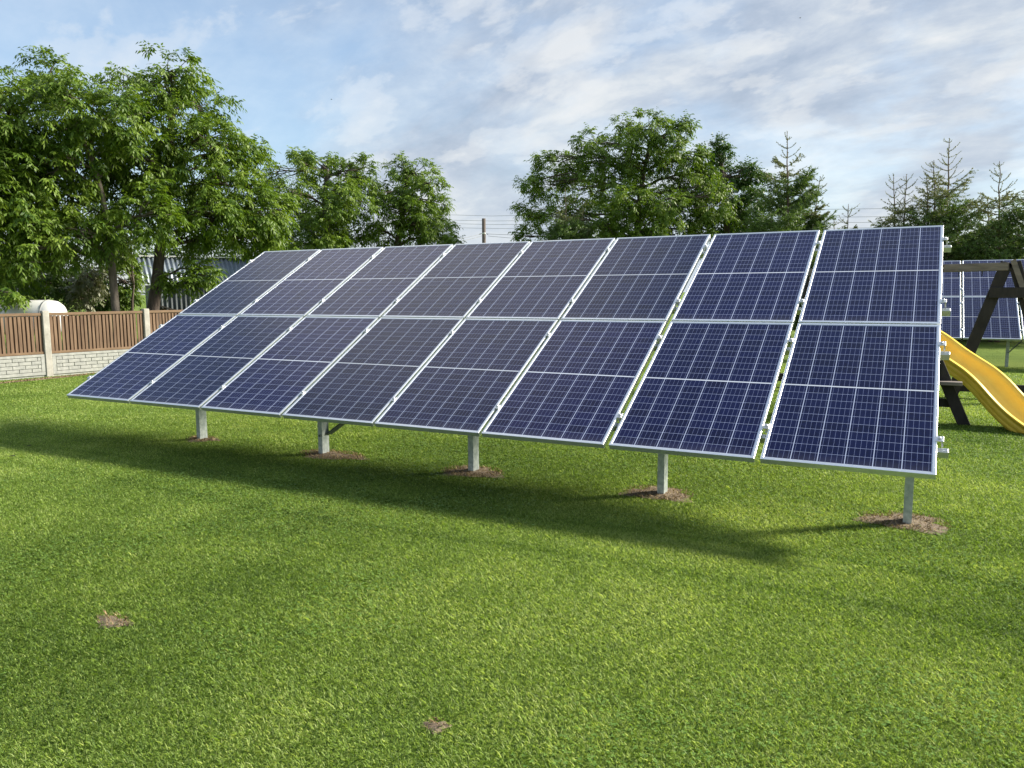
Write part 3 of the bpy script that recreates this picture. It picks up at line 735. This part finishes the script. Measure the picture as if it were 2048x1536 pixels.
def broadleaf(name, label, d, trunk, lobes, seed, leafmat='walnut', bark='bark', r_base=.16, dens=1.0, ll=.105, lw=.040, rach=.26, droop=.30, group=None, cat='tree', nspray=13, nleaf=7, gap=.0, tscale=1.0):
    """trunk: photo pixels up the stem; lobes: (px, py, radius px[, depth offset m])"""
    rnd = random.Random(seed); rng = np.random.RandomState(seed)
    tp = [Vector(at(px, py, d)) for px, py in trunk]
    if tp[0].z < 0.3: tp[0].z = -.1
    else: tp.insert(0, Vector((tp[0].x, tp[0].y, -.1)))
    base = Vector((tp[0].x, tp[0].y, 0)); root = empty(name, base); tag(root, label, cat, group)
    mb = MB(); n = len(tp); rad = [r_base * (1 - .62 * i / (n - 1)) for i in range(n)]
    # resample the trunk smoothly
    fine = []; fr = []
    for i in range(n - 1):
        for q in range(5):
            t = q / 5; p0, p1, p2, p3 = tp[max(i - 1, 0)], tp[i], tp[i + 1], tp[min(i + 2, n - 1)]
            v = .5 * ((2 * p1) + (p2 - p0) * t + (2 * p0 - 5 * p1 + 4 * p2 - p3) * t * t + (3 * p1 - p0 - 3 * p2 + p3) * t ** 3)
            fine.append(v); fr.append((rad[i] + (rad[i + 1] - rad[i]) * t) * (1.25 if i == 0 and q < 2 else 1))
    fine.append(tp[-1]); fr.append(rad[-1])
    mb.tube([q - base for q in fine], fr, 10)
    tr = mb.build('trunk', M[bark], root)
    br = MB(); allT = []; allO = []
    for lb in lobes:
        px, py, rp = lb[:3]; off = lb[3] if len(lb) > 3 else rnd.uniform(-.9, .9)
        c = Vector(at(px, py, d + off)); r = rp * (d + off) / FPX
        j = max([i for i, q in enumerate(fine) if q.z < c.z - .35 * r] or [0], key=lambda i: fine[i].z)
        j = min(j, len(fine) - 1); ra = max(.02, fr[j] * .6)
        lp_ = limb(br, fine[j] - base, c - base, min(ra, .075 * max(r, .4)), .018, rnd, 6, 7, .06, .12)
        nt_ = max(6, int(26 * dens * (r / .8) ** 2 + 6)); tf = []
        for q in range(nt_):
            v = rng.normal(0, 1, 3); v /= np.linalg.norm(v)
            rr = r * (rng.uniform(.35, 1.0) ** .6) * (1 + .18 * rng.normal())
            rr = min(rr, r * 1.3); p = np.array(c) + v * rr * np.array([1, 1, .86]); tf.append((p, v))
            if q < 11:
                st_ = lp_[rnd.randrange(2, len(lp_))]; limb(br, st_, Vector(p) - base, .014 + .006 * r, .005, rnd, 4, 4, -.04, .1)
        allT += [t for t, _ in tf]; allO += [o for _, o in tf]
    br.build('branches', M[bark], root)
    V, T = leaf_sprays(np.array(allT), np.array(allO), rng, nspray, nleaf, rach, ll, lw, droop)
    V -= np.array(base)
    V[:, :, 2] = np.maximum(V[:, :, 2], .05)
    np_mesh('crown', V, 4, M[leafmat], T, None, root)
    return root
def conifer(name, label, d, base_px, tops, half, seed, group, base_y=None, low=None, needle=(.075, .0125), dens=1.0, thin_top=.26, nb0=7):
    """larch: tops = list of (px, py) leaders, half = half-width in px at the photo line low"""
    rnd = random.Random(seed); rng = np.random.RandomState(seed)
    b0 = at(base_px, 600, d); root = empty(name, (b0[0], b0[1], 0)); tag(root, label, 'tree', group)
    B = np.array([b0[0], b0[1], 0.0]); mb = MB(); br = MB(); A = []; D = []; TT = []; AT = []; DT = []; TTt = []
    for ti, (px, py, hw) in enumerate(tops):
        tip = at(px, py, d + (0 if ti == 0 else rnd.uniform(-.5, .5))) - B
        H = tip[2]; foot = np.array([tip[0] * .35, tip[1] * .35, 0.0]) if ti else np.array([0, 0, -.1])
        n = 14; pts = [foot + (tip - foot) * t + np.array([rnd.gauss(0, .012), rnd.gauss(0, .012), 0]) * (0 < i < n) for i, t in enumerate(np.linspace(0, 1, n + 1))]
        mb.tube(pts, [max(.007, .013 * H * (1 - t) + .006) for t in np.linspace(0, 1, n + 1)], 7)
        R = hw * d / FPX; z = .25 * H / 6 + .3
        while z < H - .12:
            t = z / H; fr_ = 1 - t
            ln0 = R * min(1.0, (fr_ / .5)) ** .85 if fr_ < .5 else R * (1 - .2 * (fr_ - .5))
            nb = nb0 if fr_ > .25 else (4 if fr_ > .1 else 3)
            for q in range(nb):
                az = rnd.uniform(0, 2 * math.pi); ln = max(.14, ln0 * rnd.uniform(.65, 1.2)); o = foot + (tip - foot) * t
                top_shoot = t > 1 - thin_top
                if top_shoot: ln = max(ln, rnd.uniform(.22, .5) * min(1, (1 - t) / .10 + .3))
                lift = (.10 + .35 * t ** 2 if top_shoot else .10 + .75 * t ** 2) + rnd.uniform(-.1, .1); sg = 7; P_ = [o]
                for k in range(1, sg + 1):
                    u = k / sg; el = (lift - .28 * (1 - t)) + .75 * u * u * (1.1 - .4 * t)
                    stp = ln / sg; P_.append(P_[-1] + np.array([math.cos(az) * math.cos(el), math.sin(az) * math.cos(el), math.sin(el)]) * stp)
                br.tube(P_, [max(.0035, .012 * ln * (1 - k / (sg + 1))) for k in range(sg + 1)], 4, False)
                segs = [(P_[k], P_[k + 1]) for k in range(sg)]
                if not (t > 1 - thin_top * .6):
                    for k in range(1, sg):
                        for s_ in (-1, 1):
                            for _ in range(2 if rnd.random() < .6 else 1):
                                a2 = az + s_ * rnd.uniform(.5, 1.2); l2 = ln * rnd.uniform(.20, .42) * (1.15 - .5 * k / sg)
                                q0 = P_[k] + (P_[k + 1] - P_[k]) * rnd.random()
                                q1 = q0 + np.array([math.cos(a2), math.sin(a2), rnd.uniform(-.45, .5)]) * l2
                                segs.append((q0, q1)); 
                for a, b_ in segs:
                    ln_ = np.linalg.norm(b_ - a); k = max(2, int(ln_ * (70 if not top_shoot else 85) * dens))
                    u = rng.rand(k)[:, None]; pp = a + (b_ - a) * u; dd = np.tile((b_ - a) / max(ln_, 1e-6), (k, 1))
                    (AT if top_shoot else A).append(pp); (DT if top_shoot else D).append(dd)
                    (TTt if top_shoot else TT).append(np.full(k, rnd.uniform(.25, .75)))
            z += (.13 + .10 * rnd.random()) * (1.0 if t < 1 - thin_top else 1.25)
        # leader shoot
        k = 40; u = rng.uniform(.9, 1, k)[:, None]; AT.append(foot + (tip - foot) * u); DT.append(np.tile([0, 0, 1.0], (k, 1))); TTt.append(np.full(k, .6))
    tr = mb.build('trunk', M['larch_bark'], root); br.build('branches', M['larch_bark'], root)
    for nm, A_, D_, T_, mt, sc_ in (('crown', A, D, TT, 'needle', 1.0), ('crown_top', AT, DT, TTt, 'needle_tip', .5)):
        if not A_: continue
        p = np.concatenate(A_); dd = np.concatenate(D_); t_ = np.concatenate(T_); k = len(p)
        rd = norm(rng.normal(0, 1, (k, 3))); nd = norm(dd * .55 + rd); s = norm(np.cross(nd, rng.normal(0, 1, (k, 3))))
        ln = needle[0] * sc_ * rng.uniform(.7, 1.3, (k, 1)); wd = needle[1] * rng.uniform(.8, 1.3, (k, 1))
        V = np.stack([p - s * wd, p + nd * ln, p + s * wd], 1); V[:, :, 2] = np.maximum(V[:, :, 2], .03)
        np_mesh(nm, V, 3, M[mt], np.clip(t_ + rng.normal(0, .15, k), 0, 1), None, root)
    return root

G1 = 'leafy trees behind the fence and array'
broadleaf('broadleaf_tree', 'tall leafy tree cut by the left edge of the photo, dark below', 20.5, [(-90, 640), (-80, 500), (-60, 400), (-20, 300)],
    [(-70, 330, 100), (20, 220, 70), (-40, 470, 90), (25, 350, 75), (5, 180, 40), (40, 485, 75, .8), (-60, 220, 70), (-10, 560, 45, 1.0), (30, 588, 6, -1.6), (-20, 400, 80), (60, 430, 70)], 1, group=G1, bark='bark')
broadleaf('broadleaf_tree', 'tall leafy tree with a pale bare lower trunk right of the white tank', 20.0, [(233, 640), (226, 560), (219, 480), (210, 420), (190, 340), (150, 240)],
    [(100, 145, 50), (140, 195, 55), (90, 245, 70), (190, 250, 65), (75, 320, 70), (180, 330, 80), (110, 400, 70), (270, 330, 55), (250, 230, 55), (50, 300, 60), (160, 460, 60, -.6), (290, 430, 60), (70, 500, 55, -.5), (120, 470, 55), (225, 390, 55, 1), (200, 300, 60, 1.2)], 2, group=G1, bark='bark_pale', r_base=.105)
broadleaf('broadleaf_tree', 'tallest leafy tree overhanging the tin shed roof and the left end of the array', 20.6, [(305, 640), (314, 560), (322, 480), (330, 400), (340, 300), (345, 200)],
    [(345, 140, 45), (262, 175, 42), (390, 205, 55), (320, 240, 70), (420, 275, 60), (390, 340, 75), (455, 370, 70), (505, 300, 32), (480, 320, 45), (520, 430, 62), (430, 425, 62), (330, 380, 66), (555, 470, 45), (505, 478, 42), (385, 470, 45), (385, 562, 20, -.8), (345, 558, 16, -.6), (410, 545, 18, -.8), (300, 320, 60), (470, 440, 60), (560, 420, 30), (320, 440, 42), (330, 175, 35), (280, 260, 50)], 3, group=G1)
broadleaf('broadleaf_tree', 'mid sized leafy tree just left of the smaller rounded tree behind the array', 27, [(665, 600), (668, 520), (655, 470), (650, 400), (655, 340)],
    [(600, 325, 32), (640, 340, 38), (690, 345, 40), (720, 340, 28), (575, 385, 42), (640, 405, 50), (665, 430, 45, -1.2), (680, 385, 42, -1.2), (640, 470, 45, -1.2), (705, 400, 45), (580, 450, 45), (650, 465, 50), (710, 460, 38), (545, 350, 22), (600, 310, 18), (730, 380, 28), (690, 500, 40), (610, 500, 40), (550, 480, 40)], 4, group=G1, dens=.85)
broadleaf('broadleaf_tree', 'smaller rounded leafy tree left of the utility pole', 27.5, [(790, 600), (792, 520), (800, 460), (810, 400), (815, 350)],
    [(800, 335, 24), (830, 345, 34), (860, 365, 26), (790, 380, 38), (845, 400, 36), (880, 405, 18), (800, 430, 40), (860, 440, 32), (770, 460, 32), (825, 475, 34), (890, 462, 26), (880, 490, 25), (770, 410, 22), (760, 495, 30), (905, 480, 12), (815, 420, 40, -1.0), (830, 450, 36, -1.0)], 5, group=G1, dens=.85)
broadleaf('broadleaf_tree', 'broad spreading leafy tree right of the utility pole with the highest crown behind the array', 28, [(1270, 620), (1272, 520), (1275, 440), (1285, 360), (1300, 290)],
    [(1255, 250, 34), (1300, 250, 36), (1340, 275, 36), (1370, 250, 14), (1240, 300, 48), (1300, 310, 52), (1350, 315, 40), (1180, 285, 30), (1195, 325, 42), (1095, 320, 26), (1135, 330, 28), (1100, 370, 40), (1060, 368, 22), (1160, 380, 52), (1240, 380, 58), (1320, 385, 58), (1390, 350, 40), (1385, 320, 24), (1060, 430, 32), (1110, 440, 48), (1060, 475, 30), (1190, 450, 56), (1280, 455, 56), (1370, 420, 52), (1430, 400, 38), (1350, 470, 48), (1430, 460, 40), (1400, 375, 40), (1230, 480, 45), (1250, 400, 46, -1.8), (1300, 450, 44, -1.8), (1210, 450, 40, -1.8), (1340, 410, 40, -1.8)], 6, group=G1)
broadleaf('broadleaf_tree', 'dark pointed leafy tree between the broad tree and the first larch', 29, [(1455, 620), (1455, 500), (1450, 400), (1440, 310)],
    [(1438, 295, 13), (1440, 318, 20), (1420, 345, 30), (1455, 350, 28), (1490, 352, 22), (1470, 395, 42), (1510, 400, 26), (1500, 440, 40), (1440, 440, 50), (1510, 470, 36), (1400, 310, 12), (1500, 335, 10), (1520, 350, 10)], 7, leafmat='beech', group=G1, ll=.10, lw=.05, rach=.28, droop=.12, dens=1.15)
G2 = 'larches beyond the arrays'
conifer('larch_tree', 'tall larch with a second leader, right of the dark pointed tree', 26, 1580, [(1574, 262, 82), (1641, 352, 34)], 80, 21, G2, dens=1.25)
conifer('larch_tree', 'low feathery larch in front of the broad leafy tree', 25.5, 1135, [(1130, 378, 75), (1166, 400, 50)], 60, 22, G2)
conifer('larch_tree', 'smallest larch peeking over the array between two taller larches', 27, 1688, [(1697, 408, 45), (1668, 432, 38)], 40, 23, G2)
conifer('larch_tree', 'twin topped larch right of the smallest larch', 28, 1800, [(1787, 348, 62), (1813, 348, 60)], 75, 24, G2, nb0=4, thin_top=.34)
conifer('larch_tree', 'tallest larch with several thin leaders above the right end of the array', 28.5, 1890, [(1899, 276, 82), (1868, 320, 60), (1853, 350, 55)], 80, 25, G2, nb0=4, thin_top=.36)
conifer('larch_tree', 'slender larch behind the swing frame, right of the tallest larch', 28, 2000, [(1999, 322, 85), (1975, 395, 60)], 80, 26, G2, nb0=4, thin_top=.34)
conifer('larch_tree', 'larch cut by the right edge of the photo', 27.5, 2075, [(2072, 352, 85)], 80, 27, G2, nb0=5)
conifer('larch_tree', 'low dense larch filling in behind the far solar array', 30, 1945, [(1945, 470, 95), (1915, 480, 80)], 80, 28, G2, dens=1.1, thin_top=.1)
conifer('larch_tree', 'low dense larch hidden behind the swing frame apex', 29, 2030, [(2025, 470, 95)], 80, 29, G2, dens=1.1, thin_top=.1)

G3 = 'shrubs behind the fence'
def shrub(label, px, d, lobes, seed, lm, **k):
    return broadleaf('shrub', label, d, [(px, 640), (px, 600), (px + 3, 570)], lobes, seed, leafmat=lm, r_base=.05, group=G3, cat='shrub', ll=.10, lw=.045, rach=.22, nspray=8, **k)
shrub('yellow green shrub between the pale trunk and the tin shed', 265, 23.5, [(245, 500, 36), (262, 468, 34), (238, 560, 34), (258, 540, 26), (250, 590, 32), (230, 460, 30)], 31, 'shrub_y')
shrub('greyish leaved shrub left of the pale trunk', 175, 24, [(175, 555, 30), (190, 585, 34), (160, 590, 28), (185, 560, 22)], 32, 'shrub_g')
shrub('dark shrub standing above the white tank', 110, 24.5, [(80, 535, 45), (120, 530, 42), (135, 565, 34), (60, 560, 36), (100, 560, 36)], 33, 'shrub')
shrub('dark shrub at the left edge beside the white tank', 0, 24, [(-10, 540, 60), (30, 580, 45), (-30, 600, 50), (15, 610, 35)], 34, 'beech')
shrub('dark shrub behind the foot of the pale trunk', 215, 25, [(205, 530, 40), (230, 590, 36), (215, 610, 34), (160, 610, 36), (200, 470, 36)], 35, 'beech')
shrub('dark shrub filling the gap behind the tin shed', 440, 29, [(420, 530, 60), (480, 520, 55), (540, 520, 55), (350, 510, 50), (580, 540, 50)], 36, 'shrub')

# ------------------------------------------------------------------ utility pole and wires
pb = at(969, 600, 48); pl = empty('utility_pole', (pb[0], pb[1], 0)); tag(pl, 'thin wooden utility pole above the array between the leafy trees', 'utility pole')
ptop = at(969, 437, 48)[2]; q = MB(); q.tube([(0, 0, -.3), (0, 0, ptop * .5), (0, 0, ptop)], [.15, .125, .115], 10); q.build('shaft', M['pole'], pl)
zi = at(969, 467, 48)[2]; rv = Vector(R_); rv.z = 0; rv.normalize()
q = MB(); q.tube([(0, 0, zi - .04), (0, 0, zi + .04)], .125, 10); q.build('collar', M['ceramic'], pl)
for a in (-.22, .2):
    q = MB(); q.bar((0, 0, zi), rv * a + Vector((0, 0, zi)), .02, .02); q.tube([rv * a + Vector((0, 0, zi - .04)), rv * a * 1.25 + Vector((0, 0, zi - .04))], .03, 8); q.build('insulator', M['dark_piece'], pl)
def wire(label, pts, sag, r=.011, grp='overhead wires', d=None):
    P_ = [Vector(at(x, y, dd)) for x, y, dd in pts]; q = MB(); o = []
    for i in range(len(P_) - 1):
        for k in range(24 + (i == len(P_) - 2)):
            t = k / 24; o.append(P_[i].lerp(P_[i + 1], t) - Vector((0, 0, sag * 4 * t * (1 - t))))
    b0 = o[0].copy(); q.tube([v_ - b0 for v_ in o], r, 5); ob = q.build('overhead_wire', M['wire'], None, b0); tag(ob, label, 'wire', grp); return ob
Dw = 56
for lab, y0_, ym, y1_ in (('topmost overhead wire passing just above the utility pole tip', 424, 432, 414), ('overhead wire second from the top behind the pole', 437, 442, 430), ('overhead wire third from the top behind the pole', 444, 449, 441), ('overhead wire fourth from the top behind the pole', 452, 457, 452)):
    wire(lab, [(560, y0_ - 4, Dw), (985, ym, Dw), (1430, y1_ + 7, Dw), (2060, y1_, Dw)], .0)
wire('service wire running from the pole insulator down to the left', [(962, 468, 48), (870, 484, 40)], .05)
wire('lower service wire drooping from the pole to the left', [(963, 472, 48), (860, 494, 38)], .05)
wire('service wire running from the pole insulator to the right', [(976, 468, 48), (1300, 474, 46)], .05)
wire('lower service wire drooping from the pole to the right', [(976, 472, 48), (1250, 494, 44)], .02)

# ------------------------------------------------------------------ birds and fallen leaves
def bird(label, px, py, d, s, rz):
    c = Vector(at(px, py, d)); r = empty('bird', c, rz); tag(r, label, 'bird', 'birds in the sky')
    q = MB(); q.tube([(-.5 * s, 0, 0), (-.2 * s, 0, .02 * s), (.15 * s, 0, .02 * s), (.35 * s, 0, .04 * s), (.45 * s, 0, .03 * s)], [.01 * s, .08 * s, .1 * s, .06 * s, .01 * s], 8); q.build('body', M['bird'], r)
    for e in (-1, 1):
        q = MB(); q.add([(.15 * s, .05 * s * e, .05 * s), (-.12 * s, .05 * s * e, .05 * s), (-.05 * s, .45 * s * e, .22 * s), (-.1 * s, .9 * s * e, .12 * s), (.05 * s, .5 * s * e, .24 * s)], [(0, 1, 2, 4), (4, 2, 3)]); q.build('wing', M['bird'], r)
bird('tiny dark bird in the sky left of centre', 663, 199, 60, .16, .4)
bird('tiny dark bird high in the sky at the right', 1600, 36, 60, .20, 1.0)
for i, (px, py, a, lab) in enumerate(((22, 919, .4, 'pale fallen leaf at the left edge of the lawn'), (58, 898, 1.4, 'small fallen leaf in the array shadow at the left edge'))):
    c = ground(px, py); q = MB(); ln = .10 if i == 0 else .06
    q.add([(-ln / 2, 0, .032), (-.1 * ln, -.25 * ln, .04), (.3 * ln, -.16 * ln, .045), (ln / 2, 0, .036), (.3 * ln, .16 * ln, .043), (-.1 * ln, .25 * ln, .036), (0, 0, .030)], [(0, 1, 6), (1, 2, 6), (2, 3, 6), (3, 4, 6), (4, 5, 6), (5, 0, 6)])
    o = q.build('fallen_leaf', M['shrub_g'], None, (c[0], c[1], 0)); o.rotation_euler = (0, 0, a); tag(o, lab, 'leaf', 'fallen leaves')
